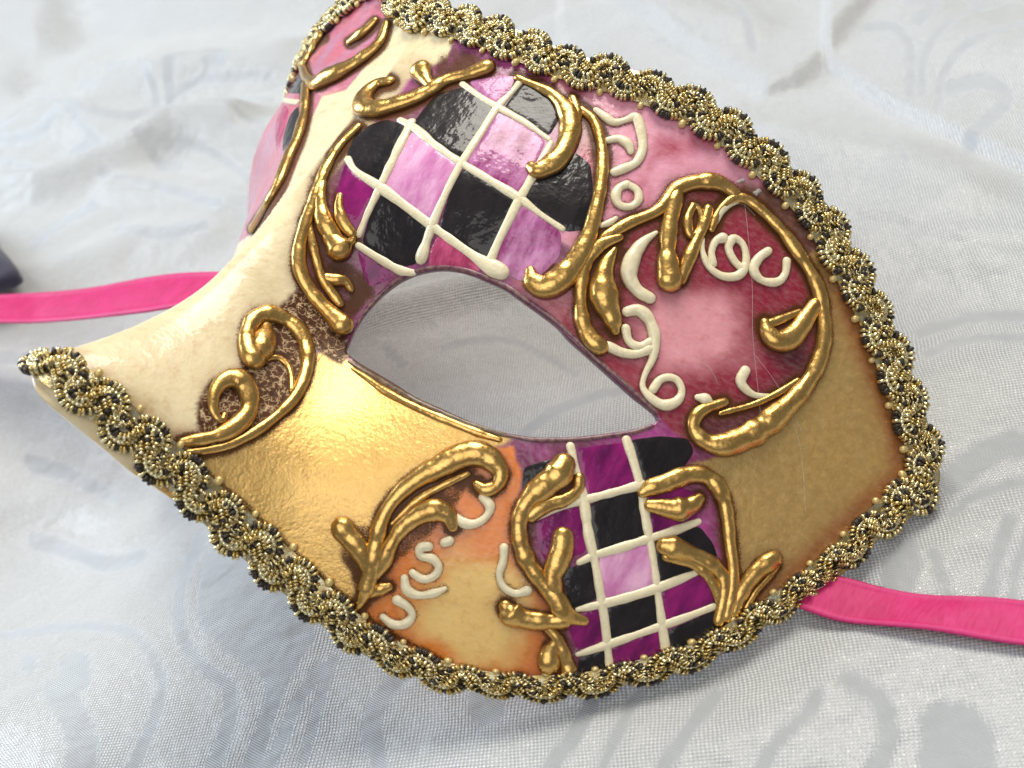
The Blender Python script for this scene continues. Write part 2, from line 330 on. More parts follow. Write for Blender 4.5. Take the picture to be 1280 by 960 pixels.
# ---- relief tables: lists of (x, y, radius) seen from the camera, laid on the face
GOLD = {
 'brow_outer': [(448,160,4),(425,184,5),(408,212,6),(395,245,6),(384,275,6),(375,305,6),(374,335,7),(388,365,7),(408,388,8),(427,407,11)],
 'brow_strand': [(404,222,4),(401,245,6),(404,272,8),(414,292,9),(430,306,7),(441,300,4)],
 'brow_leaf': [(425,245,3),(424,262,5),(430,280,7),(440,292,5)],
 'brow_ball': [(406,278,5),(413,296,9),(424,311,13)],
 'brow_inner': [(386,272,3),(390,300,4),(396,326,5),(404,350,5),(414,365,5),(425,380,4)],
 'brow_foot': [(403,347,4),(418,350,7),(432,352,5),(439,362,3)],
 'brow_crest': [(488,103,5),(474,106,6),(462,116,8),(455,128,11),(458,138,13),(475,139,11),(496,133,9),(519,125,8),(538,115,8),(560,101,7),(587,94,7),(609,86,8)],
 'crest_ball': [(540,110,4),(533,101,7),(528,91,12)],
 'hook': [(647,98,3),(672,109,4),(693,121,6),(708,140,10),(713,163,12),(706,187,12),(694,204,12),(674,215,10),(665,210,6)],
 'hook_stem': [(716,124,5),(720,140,6),(718,160,5)],
 'arc': [(725,137,4),(741,150,5),(750,175,5),(753,203,6),(750,237,6),(744,266,7),(736,295,8),(726,317,10),(712,338,12),(697,353,13),(680,360,12),(667,354,10)],
 'arc_tip': [(663,340,5),(665,350,9)],
 'rose_top': [(748,306,4),(758,296,5),(787,279,6),(817,267,6),(831,255,7),(842,240,8),(860,231,9),(882,228,9),(900,231,8),(918,243,6)],
 'rose_drop': [(846,240,8),(839,268,9),(835,292,9),(834,315,9),(834,336,12),(836,350,15)],
 'rose_loop': [(866,258,3),(859,275,5),(862,295,4),(872,292,4),(878,275,4),(872,259,3),(866,257,3)],
 'rose_loop_tail': [(885,262,5),(880,280,6),(871,300,5),(860,325,7),(851,350,6)],
 'rose_left': [(774,297,4),(752,306,6),(736,325,6),(727,350,7),(726,378,7),(729,405,8),(738,424,9),(749,434,9)],
 'rose_leaf': [(768,312,3),(757,333,9),(753,358,13),(757,380,14),(765,400,10),(769,414,4)],
 'rose_frame': [(889,287,3),(899,264,4),(920,248,5),(942,256,5),(974,286,6),(992,310,7),(1013,342,7),(1024,369,8),(1029,398,8),(1029,427,8),(1021,456,8),(1005,484,9),(983,508,11),(953,534,13),(927,549,13),(900,557,12),(878,550,9),(866,533,7),(875,515,6),(905,503,4)],
 'rose_frame_lip': [(900,517,2),(944,505,3),(975,490,3),(997,476,3)],
 'rose_curl': [(1018,382,7),(1007,398,9),(997,413,11),(985,425,12),(970,427,11),(959,417,9),(956,405,6)],
 'rose_curl_top': [(958,406,4),(968,403,5),(985,396,4),(999,390,3)],
 'nose_curl': [(228,553,4),(248,550,6),(268,546,7),(290,537,9),(307,521,10),(312,502,10),(307,484,11),(294,475,11),(279,478,9),(268,491,6),(266,508,5),(270,520,4),(278,527,4),(281,519,3)],
 'nose_loop': [(235,566,3),(258,563,4),(285,557,4),(316,542,5),(345,521,5),(368,498,6),(381,470,7),(384,443,8),(376,418,8),(358,401,8),(335,393,9),(316,401,9),(309,419,9),(311,440,11),(316,450,12)],
 'nose_leaf': [(333,410,6),(330,425,11),(326,438,13),(317,450,10)],
 'nose_leaf_rim': [(330,450,3),(345,447,3),(358,455,3),(364,470,3),(365,488,3)],
 'cheek_stem': [(447,759,3),(455,745,7),(462,725,9),(467,700,9),(470,680,9),(476,655,8),(486,634,7),(503,614,8),(526,597,10),(550,584,12),(576,571,14),(598,568,14),(616,577,11),(626,592,8),(621,607,7),(607,613,8),(596,606,5)],
 'cheek_branch': [(470,718,6),(480,702,8),(487,684,8),(502,661,8),(523,645,11),(545,638,12),(561,645,9),(566,658,5)],
 'cheek_bud': [(463,727,5),(459,706,8),(449,685,10),(437,671,12),(429,661,12)],
 'cheek_stub': [(464,743,4),(476,736,6),(486,733,4)],
 'cheek_vein': [(490,655,2),(520,627,4),(552,608,4),(585,592,3)],
 'left_stalk': [(704,582,13),(697,594,15),(679,609,13),(660,626,11),(650,648,9),(650,675,9),(660,703,9),(678,728,9),(695,748,10),(707,768,10),(730,776,4)],
 'left_stalk_bud': [(703,672,12),(702,686,13),(696,704,12),(690,722,10),(693,742,8)],
 'left_lump': [(664,645,7),(675,636,8),(690,629,7),(705,625,7),(722,612,6),(724,598,5)],
 'low_bud': [(632,758,7),(638,766,13),(655,773,11),(680,776,9),(705,775,8)],
 'low_stem': [(684,784,4),(696,797,6),(704,816,7),(711,837,8)],
 'low_ball': [(692,805,6),(687,816,11),(686,828,11)],
 'right_arch': [(803,616,6),(812,610,9),(830,605,9),(852,596,9),(873,593,9),(891,602,9),(903,622,8),(909,649,7),(912,681,6),(916,712,6),(914,742,7),(908,770,7)],
 'right_lump': [(812,632,7),(826,634,10),(845,637,12),(863,632,10),(873,624,6)],
 'right_bulb': [(831,683,10),(840,685,13),(856,690,10),(874,697,8),(892,708,8),(904,724,7),(904,750,7),(898,776,6)],
 'right_bulb_under': [(833,696,5),(848,699,6),(866,704,6),(881,715,6),(893,734,5),(899,752,4)],
 'temple_branch': [(917,765,6),(924,745,8),(934,728,8),(948,712,9),(966,699,9)],
 'temple_branch_rim': [(971,708,2),(960,722,3),(944,740,3),(930,765,3)],
 'far_a': [(484,31,4),(475,56,6),(452,76,8),(426,93,11),(409,101,12),(397,107,8),(384,98,5),(378,78,5),(376,58,5),(380,42,5)],
 'far_b': [(469,28,4),(456,41,6),(438,53,4)],
 'far_c': [(388,60,5),(394,52,7),(403,47,9)],
 'far_d': [(384,106,5),(382,141,6),(375,172,7),(363,200,9),(351,231,8),(335,259,7),(317,286,5)],
}
CREAM = {
 'm': [(745,138,4),(758,148,6),(768,154,6),(784,150,5),(795,147,6),(801,165,6),(803,187,6),(795,204,6),(781,211,7),(768,216,6)],
 'm_arm': [(760,176,5),(773,174,6),(785,181,6),(788,190,5)],
 'ring': [(784,231,6),(796,238,6),(798,251,6),(788,259,6),(774,257,6),(769,246,6),(774,235,6),(784,231,6)],
 'dash': [(752,282,4),(762,279,5),(770,273,3)],
 'crescent': [(820,291,3),(804,303,7),(791,322,10),(786,345,10),(797,364,9),(812,373,8)],
 'q': [(784,390,8),(798,388,8),(811,400,7),(818,422,7),(816,447,5),(807,466,4),(803,484,5),(815,499,6),(831,507,7),(847,501,6),(852,487,6),(843,473,6),(826,474,6),(816,487,5)],
 'q_hook': [(782,411,6),(786,427,6),(800,434,6),(813,428,6)],
 'q_tail': [(811,437,6),(795,443,6),(777,441,6),(760,433,7)],
 'loops': [(878,299,3),(878,315,4),(886,334,5),(904,346,6),(924,344,6),(932,328,6),(929,307,6),(917,298,5),(910,310,5),(917,326,5),(927,336,5)],
 'loops_in': [(903,298,6),(894,302,6),(889,316,6),(891,330,5)],
 'u': [(960,314,6),(948,323,6),(941,338,6),(952,351,6),(971,353,6),(981,343,6),(983,327,6)],
 'comma': [(931,464,7),(925,477,7),(934,489,6),(947,495,4),(965,494,2)],
 'dot': [(872,497,5),(881,499,8),(888,505,4)],
 'hook_a': [(604,622,5),(613,633,6),(608,646,6),(594,655,6),(580,654,6),(570,646,5)],
 'spot': [(556,678,6),(562,676,7)],
 's_a': [(536,683,6),(526,684,6),(526,695,6),(541,698,7),(549,709,6),(543,720,6),(529,724,6),(516,716,5)],
 's_b': [(506,723,5),(509,737,6),(524,744,6),(543,741,5),(556,736,3)],
 's_c': [(497,750,7),(509,757,7),(516,769,6),(506,780,6),(491,780,6),(479,771,5)],
 'l': [(630,685,6),(629,702,5),(624,718,5),(629,733,5),(644,742,5),(659,738,7)],
 'rose_top_skin': [(891,284,4),(902,262,5),(922,249,5)],
}
LAT = {
 'u1': [(578,105,4),(600,121,5),(622,134,6),(656,153,5),(686,174,4)],
 'u2': [(500,150,6),(518,160,6),(545,182,6),(577,204,6),(612,225,6),(649,248,6),(676,268,5),(703,286,4)],
 'u3': [(435,199,5),(445,214,5),(475,234,6),(505,256,6),(542,284,6),(581,312,6),(604,328,9),(618,336,12),(626,340,10)],
 'u4': [(448,307,4),(475,324,5),(500,338,6),(517,341,4)],
 'v1': [(652,100,5),(640,115,5),(622,134,6),(600,168,6),(577,204,6),(561,234,6),(545,270,6),(534,300,7),(527,322,9)],
 'v2': [(514,153,6),(496,190,6),(475,234,6),(459,268,5),(449,293,4)],
 'v3': [(689,178,4),(668,217,6),(650,248,6),(638,272,6),(624,300,6),(613,326,8)],
 'l1': [(713,558,6),(719,582,5),(729,621,6),(735,665,6),(743,700,6),(750,740,6),(756,777,6),(762,834,6)],
 'l2': [(783,550,6),(792,578,7),(801,612,6),(809,659,6),(816,696,6),(822,740,6),(828,784,6),(832,812,6)],
 'h1': [(668,648,4),(700,634,5),(731,625,6),(769,615,6),(802,606,6)],
 'h2': [(724,703,4),(744,694,6),(775,685,6),(812,673,6),(844,663,6),(873,652,5)],
 'h3': [(722,762,4),(753,755,6),(787,746,6),(819,736,6),(850,724,5),(877,713,4)],
 'h4': [(722,818,4),(756,807,6),(794,794,6),(828,782,6),(859,771,5),(893,758,4)],
 'far_lat': [(347,121,3),(358,126,4),(372,128,4)],
}
for d in (GOLD, CREAM, LAT):
    for k_ in d: d[k_] = np.array(d[k_], float)

# ---- painted zones (polygons as seen in the photograph)
Z_GOLDCHEEK = [(225,570),(245,556),(290,552),(330,540),(368,505),(378,462),(388,440),(430,446),(465,468),(520,500),(580,528),(640,548),(618,560),(560,584),(510,612),(485,645),(472,690),(462,740),(446,765),(440,800),(400,830),(300,760),(100,640),(140,575)]
Z_ORANGE = [(440,770),(462,735),(472,690),(487,645),(512,615),(560,588),(618,560),(640,556),(652,590),(648,660),(662,716),(700,772),(716,850),(720,930),(560,930),(380,850)]
Z_TEMPLE = [(862,582),(900,570),(955,548),(1005,500),(1030,440),(1033,385),(1010,320),(1040,300),(1080,330),(1200,600),(1150,700),(1000,790),(890,810),(908,770),(916,712),(905,625),(888,596)]
Z_RED = [(730,345),(752,306),(787,280),(830,262),(858,232),(920,240),(970,285),(1018,345),(1032,400),(1020,460),(985,512),(930,556),(880,560),(850,548),(824,520),(760,462),(700,402),(715,380)]
Z_PINK = [(690,105),(640,60),(640,0),(1000,60),(1060,262),(1000,264),(965,250),(930,248),(895,228),(855,230),(826,260),(752,300),(735,330),(700,300),(690,220),(712,180),(718,128)]
Z_CREAM = [(600,-60),(560,72),(520,95),(470,118),(448,150),(415,200),(390,250),(371,300),(370,340),(382,366),(365,392),(330,392),(305,410),(303,474),(270,505),(262,548),(205,580),(170,590),(130,585),(60,560),(-60,520),(-60,-60)]
C_CREAM = S(238, 220, 178); C_GOLD = (.82, .52, .17); C_OR1 = (.92, .60, .19); C_OR2 = (.82, .21, .004)
C_PUR = S(112, 18, 78); C_PINK = S(232, 156, 182); C_RED1 = S(232, 156, 168); C_RED2 = S(142, 0, 46); C_TEMP = (.62, .38, .115)
BF = [(487,34),(462,76),(432,112),(402,120),(388,150),(376,190),(358,238),(325,284),(300,300)]
FARPOLY = [(487,34),(462,76),(432,112),(402,120),(388,150),(376,190),(358,238),(325,284),(296,304),(280,240),(280,-60),(487,-60)]
pxy = project(XV)
mir = rv.copy(); mir[:, 0] = np.where(mir[:, 0] < 0, -mir[:, 0] / .93, mir[:, 0]); pm = project(surf(mir))
q = pm + np.stack([fbm(pm[:, 0], pm[:, 1], 14, 3) - .5, fbm(pm[:, 0], pm[:, 1], 14, 9) - .5], 1) * 5
nV = len(rv); paint = np.tile(np.array(C_PUR), (nV, 1)); gild = np.zeros(nV); stain = np.zeros(nV); crack = np.zeros(nV)
nz = fbm(pm[:, 0], pm[:, 1], 46, 20); nf = fbm(pm[:, 0], pm[:, 1], 16, 30)
def over(mask_, c):
    global paint
    c = np.asarray(c); paint = paint * (1 - mask_[:, None]) + c * mask_[:, None]
def zone(poly, soft=2.5): return smooth((sdist(q, poly) + soft) / (2 * soft))
def lerp(c1, c2, t): t = np.clip(t, 0, 1)[:, None]; return np.array(c1) * (1 - t) + np.array(c2) * t
# purple field, with lighter violet patches
over(np.ones(nV), lerp(C_PUR, S(170, 60, 140), (nz - .45) * 3))
zp = zone(Z_PINK); over(zp, lerp(C_PINK, S(176, 50, 84), (nz - .5) * 3 + (pm[:, 0] < 745) * .3))
band = zone([(640,352),(700,335),(735,340),(760,440),(830,515),(815,512),(700,405)], 6); over(band, lerp(S(206,110,130), S(150,60,70), nz * 1.2 - .2))
zr = zone(Z_RED)
cx = np.exp(-(((pm[:, 0] - 868) / 78) ** 2 + ((pm[:, 1] - 412) / 66) ** 2) * 1.1) + (nz - .5) * .75
redc = lerp(C_RED2, C_RED1, smooth((cx - .16) / .72)); over(zr, redc)
dk = zr * np.exp(-(pdist(pm, [(980,430),(1015,470),(950,520),(880,540)]) / 24) ** 2); over(dk * .8, S(60, 6, 26))
pb = zone([(925,225),(960,235),(1010,215),(1090,320),(1085,420),(1035,420),(1025,340),(975,280),(925,240)], 6); over(pb, S(112, 66, 52))
zt = zone(Z_TEMPLE); over(zt, lerp(C_TEMP, (.56, .37, .13), nz)); gild = np.maximum(gild * (1 - zt), zt * .62)
am = zt * np.exp(-(pdist(pm, [(1040,330),(1062,395),(1085,450),(1118,540),(1125,590),(1060,650),(985,725),(930,770)]) / 17) ** 2); over(am * .85, S(142, 72, 8)); gild *= 1 - am * .7
zo = zone(Z_ORANGE)
co = np.exp(-(((pm[:, 0] - 590) / 75) ** 2 + ((pm[:, 1] - 760) / 75) ** 2)) + (nz - .5) * .6
over(zo, lerp(C_OR2, C_OR1, smooth((co - .15) / .55))); gild *= 1 - zo
over(zo * np.exp(-(pdist(pm, [(440,775),(500,815),(560,842),(640,845),(700,840)]) / 9) ** 2) * .7, S(200, 100, 30))
zg = zone(Z_GOLDCHEEK); over(zg, lerp(C_GOLD, (.80, .50, .17), nz)); gild = np.maximum(gild, zg)
zc = zone(Z_CREAM); zc = np.maximum(zc, smooth(1 - (pdist(pm, RIDGE[:8]) - 20) / 10) * (pm[:, 1] < 300)); over(zc, lerp(C_CREAM, S(206, 186, 140), (nz - .35) * 1.2)); gild *= 1 - zc
edge_c = zc * np.exp(-(pdist(pm, [(100,445),(150,492),(220,548)]) / 12) ** 2); over(edge_c * .5, S(190, 150, 100))
for poly in ([(250,500),(256,486),(275,470),(300,466),(305,440),(312,410),(335,396),(360,400),(378,420),(384,450),(378,480),(355,512),(325,536),(298,552),(230,566),(228,548),(250,546),(246,520)], [(345,385),(372,362),(392,372),(425,410),(440,440),(425,455),(400,440),(388,430),(372,400)]):
    cz = zone(poly, 3); over(cz, (.06, .02, .01)); crack = np.maximum(crack, cz); gild *= 1 - cz
for poly in ([(548,66),(570,60),(606,70),(600,84),(566,94),(545,96)], [(385,215),(412,222),(405,270),(420,300),(440,330),(462,345),(470,370),(440,400),(412,380),(392,330),(380,290)], [(720,300),(760,300),(790,310),(775,420),(740,425),(724,370)], [(462,655),(500,600),(560,575),(600,585),(560,650),(500,700),(470,735),(445,740),(425,690),(425,655)], [(640,640),(665,620),(668,700),(700,745),(680,742),(652,700)], [(660,320),(700,330),(720,345),(690,368),(662,360)]):
    bz = zone(poly, 7) * (.35 + .9 * nf); stain = np.maximum(stain, bz * .9)
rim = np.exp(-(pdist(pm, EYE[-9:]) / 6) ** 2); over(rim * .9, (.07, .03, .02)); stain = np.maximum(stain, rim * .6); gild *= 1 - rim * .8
rim2 = np.exp(-(pdist(pm, EYE[4:24]) / 3.5) ** 2); over(rim2 * .7, S(70, 12, 40))
for k_, P in GOLD.items():
    if k_.startswith('far'): continue
    c = catmull(P, 3); d = pdist(pm, c[:, :2]); w = P[:, 2].mean()
    stain = np.maximum(stain, 1.0 * np.exp(-(np.clip(d - w * .8, 0, 99) / 7.0) ** 2) * (.55 + .9 * nf))
    over(np.exp(-(np.clip(d - w, 0, 99) / 11) ** 2) * .38 * (.5 + nf) * (1 - .4 * gild), S(110, 50, 18))
for k_ in list(CREAM) + list(LAT):
    P = CREAM.get(k_, LAT.get(k_))
    d = pdist(pm, P[:, :2]); stain = np.maximum(stain, .5 * np.exp(-(np.clip(d - P[:, 2].mean(), 0, 99) / 2.6) ** 2) * (k_ in CREAM))
ed_ = np.exp(-(pdist(pm, np.array([(220,560),(300,625),(362,685),(437,752),(475,784),(519,808),(560,831)])) / 6) ** 2); stain = np.maximum(stain, ed_ * .7)
# far side of the forehead, seen past the ridge
farv = (rv[:, 0] < -.2) & (rv[:, 1] > .2)
ff = smooth((sdist(pxy, FARPOLY) + 2) / 4) * farv
cf = (1 - ff) * smooth((.06 - rv[:, 0]) / .1) * (pxy[:, 0] > 270) * (rv[:, 1] > .2)
over(cf, C_CREAM); gild *= 1 - cf; stain *= 1 - cf; crack *= 1 - np.maximum(cf, ff); stain *= 1 - ff; gild *= 1 - ff
over(ff, lerp(S(205, 96, 118), S(190, 120, 150), (nz - .4) * 3))
for k_ in ('far_a', 'far_b', 'far_c', 'far_d'):
    d = pdist(pxy, catmull(GOLD[k_], 3)[:, :2]); m_ = farv * np.exp(-(np.clip(d - 5, 0, 99) / 5) ** 2); stain = np.maximum(stain, m_)
shell = mesh('shell', loc(XV), rf, MS, mask, dict(paint=paint, gild=gild, stain=np.clip(stain, 0, 1), crackle=crack))
so = shell.modifiers.new('thickness', 'SOLIDIFY'); so.thickness = .0016; so.offset = -1

def tube(name, P, mat, parent=mask, lift=.26, squash=.74, ring=12, step=2.5, kind=None, wob=.11):
    P = np.asarray(P, float); C = resample(catmull(P, 8), step)
    c = C[:, :2]; r = C[:, 2] * (1 + wob * (vnoise(np.arange(len(C)), np.arange(len(C)) * 0, 5, int(P[0, 0])) - .5) * 2)
    ab = unproj(c)
    X = surf(ab)
    # smooth in space
    for _ in range(2): X[1:-1] = (X[:-2] + X[1:-1] * 2 + X[2:]) / 4
    n = normal(ab[:, 0], ab[:, 1])
    depth = -(X @ R.T + T)[:, 2]
    rc = r * depth / F
    tg = np.gradient(X, axis=0); tg /= np.linalg.norm(tg, axis=1, keepdims=True) + 1e-9
    sd = np.cross(tg, n); sd /= np.linalg.norm(sd, axis=1, keepdims=True) + 1e-9
    up = np.cross(sd, tg)
    # rounded ends
    L = np.r_[0, np.cumsum(np.linalg.norm(np.diff(X, axis=0), axis=1))]; 
    f = np.ones(len(X))
    cap0, cap1 = rc[0], rc[-1]
    rings = []
    def ringat(i, s, ext):
        ang = np.arange(ring) / ring * 2 * np.pi
        ctr = X[i] + up[i] * rc[i] * lift + tg[i] * ext
        return ctr + rc[i] * s * (np.cos(ang)[:, None] * sd[i] + np.sin(ang)[:, None] * up[i] * squash)
    for th in (80, 55, 28): rings.append(ringat(0, math.cos(math.radians(th)), -cap0 * math.sin(math.radians(th))))
    for i in range(len(X)): rings.append(ringat(i, 1, 0))
    for th in (28, 55, 80): rings.append(ringat(-1, math.cos(math.radians(th)), cap1 * math.sin(math.radians(th))))
    V = np.vstack(rings); m_ = len(rings); Fc = []
    for i in range(m_ - 1):
        for j in range(ring):
            j2 = (j + 1) % ring; Fc.append((i * ring + j, i * ring + j2, (i + 1) * ring + j2, (i + 1) * ring + j))
    Fc.append(tuple(range(ring))[::-1]); Fc.append(tuple((m_ - 1) * ring + j for j in range(ring)))
    ang = np.arange(ring) / ring * 2 * np.pi
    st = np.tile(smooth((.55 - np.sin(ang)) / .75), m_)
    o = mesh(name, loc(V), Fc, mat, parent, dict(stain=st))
    if kind: o['kind'] = kind
    return o
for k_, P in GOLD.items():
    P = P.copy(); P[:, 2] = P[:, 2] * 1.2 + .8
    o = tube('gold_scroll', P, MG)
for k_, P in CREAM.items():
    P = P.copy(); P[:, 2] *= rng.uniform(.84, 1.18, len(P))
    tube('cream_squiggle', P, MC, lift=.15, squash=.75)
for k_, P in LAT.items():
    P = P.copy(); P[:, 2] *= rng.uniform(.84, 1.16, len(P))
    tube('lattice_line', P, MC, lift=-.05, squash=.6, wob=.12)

RIM = np.array([(441,461,3),(458,472,5),(482,489,6),(520,509,6),(560,526,6),(598,541,6),(625,550,4)], float)
tube('eye_rim', RIM, MG, lift=-.25, squash=.8)
RIM2 = np.array([(447,404,2),(463,381,3),(486,358,3),(508,344,3),(532,336,3),(557,334,3),(583,338,3),(608,347,3),(633,358,3),(661,377,3),(696,402,3),(743,446,3),(772,471,3),(797,493,3),(820,514,3)], float)
MRIM = mat_cream('purple_rim_paint', S(92, 24, 66))
tube('eye_rim', RIM2, MRIM, lift=-.2, squash=.8)
tube('eye_rim', np.array([(436,452,2),(447,459,3),(468,471,3.5),(494,486,3.5),(520,501,3.5),(551,515,3.5),(582,528.5,3.5),(620,541,3),(634,545,2)], float), mat_cream('brown_rim_paint', (.07, .025, .008)), lift=-.1, squash=.8)
tube('eye_rim', np.array([(634,544,2),(664,549.5,3),(695,550,3),(726,549,3),(757,545.5,3),(789,541,3),(815,533,3)], float), MRIM, lift=-.2, squash=.8)
def patch(name, poly, mat, off=.012):
    poly = np.asarray(poly, float)
    P = resample(poly, 4, True)
    for _ in range(2): P = (np.roll(P, 1, 0) + P * 2 + np.roll(P, -1, 0)) / 4
    lo, hi = P.min(0), P.max(0)
    gx, gy = np.meshgrid(np.arange(lo[0], hi[0], 4), np.arange(lo[1], hi[1], 4)); g = np.stack([gx.ravel(), gy.ravel()], 1)
    g = g[sdist(g, P) > 2.2]
    A = np.vstack([P, g]); n = len(P)
    v, _, f, _, _, _ = delaunay_2d_cdt([Vector(p) for p in A.tolist()], [(i, (i + 1) % n) for i in range(n)], [], 1, 1e-6)
    v = np.array([tuple(p) for p in v]); f = [tuple(t) for t in f]
    dd = pdist(v, P, True)
    ab = unproj(v); X = surf(ab, off * smooth(dd / 3) + .002)
    f = [t[::-1] for t in f]
    return mesh(name, loc(X), f, mat, mask)
TILES = [
 (MBLACK, [(545,118),(582,108),(602,122),(618,135),(599,166),(576,200),(545,180),(514,158),(528,138)]),
 (MVIO, [(585,102),(610,97),(645,95),(637,114),(622,130),(602,117)]),
 (MBLACK, [(656,101),(690,122),(700,148),(686,171),(656,151),(629,135),(643,117)]),
 (MVIO, [(623,140),(655,157),(683,176),(664,216),(649,244),(613,222),(583,203),(604,168)]),
 (MBLACK, [(444,168),(462,156),(484,149),(510,158),(492,191),(472,231),(447,210),(432,196)]),
 (MPINK, [(516,162),(544,184),(573,205),(557,234),(541,279),(506,253),(480,235),(498,195)]),
 (MPUR, [(432,203),(444,217),(470,236),(455,268),(446,292),(430,275),(420,240)]),
 (MBLACK, [(478,241),(504,260),(540,285),(529,312),(520,331),(500,334),(476,320),(452,304),(462,270)]),
 (MBLACK, [(580,209),(612,229),(645,250),(633,274),(611,323),(581,309),(549,285),(564,236)]),
 (MVIO, [(653,254),(676,272),(702,291),(700,320),(676,345),(650,352),(628,338),(620,322),(630,296),(642,274)]),
 (MBLACK, [(693,182),(718,190),(738,205),(743,245),(730,288),(707,290),(680,270),(655,250),(671,220)]),
 (MROSE, [(550,290),(581,315),(603,334),(600,340),(575,336),(550,333),(536,334),(537,314)]),
 (MPUR, [(446,310),(474,328),(498,343),(480,352),(462,360),(452,335)]),
 (MPUR, [(720,561),(752,556),(782,553),(790,578),(798,606),(768,612),(733,621),(726,592)]),
 (MBLACK, [(788,550),(824,545),(860,548),(868,565),(852,588),(806,604),(797,577)]),
 (MBLACK, [(655,584),(688,574),(712,578),(718,590),(714,606),(690,616),(660,628),(652,610)]),
 (MPUR, [(670,652),(702,638),(724,632),(731,662),(733,690),(704,700),(682,704),(672,680)]),
 (MBLACK, [(737,630),(768,619),(798,612),(804,640),(807,670),(776,681),(746,692),(740,664)]),
 (MPUR, [(806,612),(840,606),(872,616),(872,648),(843,659),(813,669),(810,640)]),
 (MBLACK, [(817,679),(845,668),(874,657),(892,680),(898,700),(877,710),(850,720),(824,732),(819,700)]),
 (MPINK, [(748,696),(776,688),(811,678),(815,700),(817,731),(788,742),(758,752),(752,726)]),
 (MBLACK, [(704,712),(724,706),(741,698),(745,722),(748,748),(728,757),(712,760),(707,736)]),
 (MPUR, [(825,740),(852,728),(884,715),(894,735),(892,754),(858,767),(832,779),(828,760)]),
 (MBLACK, [(758,758),(788,750),(818,740),(822,760),(826,780),(794,790),(762,802),(760,780)]),
 (MPUR, [(706,774),(726,766),(748,760),(752,780),(753,802),(736,809),(722,814),(714,794)]),
 (MBLACK, [(722,824),(738,815),(755,810),(758,822),(760,838),(742,842),(724,846)]),
 (MPUR, [(764,807),(794,797),(824,787),(828,806),(828,822),(798,832),(768,840)]),
 (MBLACK, [(835,788),(862,776),(892,763),(900,780),(895,800),(866,808),(838,820)]),
 (MBLACK, [(374,74),(381,96),(380,117),(366,117),(354,116),(362,96)]),
 (MBLACK, [(373,131),(374,150),(366,172),(353,192),(354,170),(362,145)]),
 (MROSE, [(366,72),(371,75),(358,98),(350,116),(346,114),(354,90)]),
 (MROSE, [(352,128),(362,136),(356,160),(346,192),(343,160)]),
]
TL = {MBLACK: 'glossy black checker tile', MPINK: 'pale pink checker tile', MPUR: 'deep magenta checker tile', MVIO: 'violet pink checker tile', MROSE: 'rose pink checker tile'}
for m_, p_ in TILES: tag(patch('checker_tile', p_, m_), TL[m_])


# ------------------------------------------------------------------ gold braid round the edge
def mat_thread():
    k = NT('metallic_braid_thread'); dk = k.attr('dark'); n = k.noise(9000, 2)
    c = k.mix(k.ramp(k.noise(900, 2), .40, .60), (.66, .50, .20), (.93, .86, .60)); c = k.mix(dk, c, (.02, .018, .028)); c = k.mix(k.ramp(n, .45, .65, 0, .5), c, (.22, .16, .05))
    k.set(Base_Color=c, Metallic=k.ramp(dk, 0, 1, 1., .35), Roughness=.24, Normal=k.bump(k.noise(7000, 2), .0001, .4)); return k.m
MT = mat_thread(); MPIC = mat_cream('gold_cream_picot', S(214, 186, 120)); MPIC.node_tree.nodes['Principled BSDF'].inputs['Metallic'].default_value = .35
def ellip(bmv, bmf, dk, c, ax, ay, az, dark=0., seg=6, rg=4):
    b0 = len(bmv)
    c = np.array(c); ax = np.array(ax); ay = np.array(ay); az = np.array(az)
    bmv.append(c + az); dk.append(dark)
    for i in range(1, rg):
        th = math.pi * i / rg
        for j in range(seg):
            ph = 2 * math.pi * j / seg
            bmv.append(c + az * math.cos(th) + (ax * math.cos(ph) + ay * math.sin(ph)) * math.sin(th)); dk.append(dark)
    bmv.append(c - az); dk.append(dark); last = len(bmv) - 1
    for j in range(seg):
        j2 = (j + 1) % seg
        bmf.append((b0, b0 + 1 + j, b0 + 1 + j2))
        for i in range(rg - 2):
            p = b0 + 1 + i * seg; bmf.append((p + j, p + seg + j, p + seg + j2, p + j2))
        p = b0 + 1 + (rg - 2) * seg; bmf.append((p + j, last, p + j2))
# one scallop: ribs of wound gimp fanned round a half circle (x along the edge, y outwards, z up), millimetres
def scallop_mesh(seed):
    r = random.Random(seed); V, Fc, D = [], [], []
    n = 13
    for row, (rad, ln, wd, hh, z) in enumerate([(2.72, .64, .33, .72, .72), (1.35, .70, .33, .72, 1.10)]):
        m_ = n if row == 0 else 8
        for i in range(m_):
            t = math.radians(4 + 172 * i / (m_ - 1) + r.uniform(-3, 3))
            d = np.array([math.cos(t), math.sin(t) * .98, 0]); s_ = np.array([-math.sin(t), math.cos(t), 0])
            c = d * rad * (1.05 if row == 0 else 1) + np.array([0, -.1, z + r.uniform(-.08, .08)])
            tilt = -.18 if row == 0 else -.12
            rd = d * math.cos(tilt) + np.array([0, 0, math.sin(tilt)]); up = np.cross(rd, s_); up = up if up[2] > 0 else -up
            dark = 1. if r.random() < (.30 if row == 0 else .16) else 0.
            ellip(V, Fc, D, c, s_ * wd * r.uniform(.85, 1.2), rd * ln * r.uniform(.92, 1.06), up * hh, dark, 6, 5)
    # dark cord under the ribs
    k = 14
    for i in range(k):
        t = math.radians(-8 + 196 * i / (k - 1)); d = np.array([math.cos(t), math.sin(t), 0]); s_ = np.array([-math.sin(t), math.cos(t), 0])
        ellip(V, Fc, D, d * 2.68 + [0, -.1, .55], s_ * .42, d * .60, np.array([0, 0, .62]), 1., 5, 3)
        ellip(V, Fc, D, d * 1.95 + [0, -.1, .80], s_ * .46, d * .5, np.array([0, 0, .5]), 0., 5, 3)
    return V, Fc, D
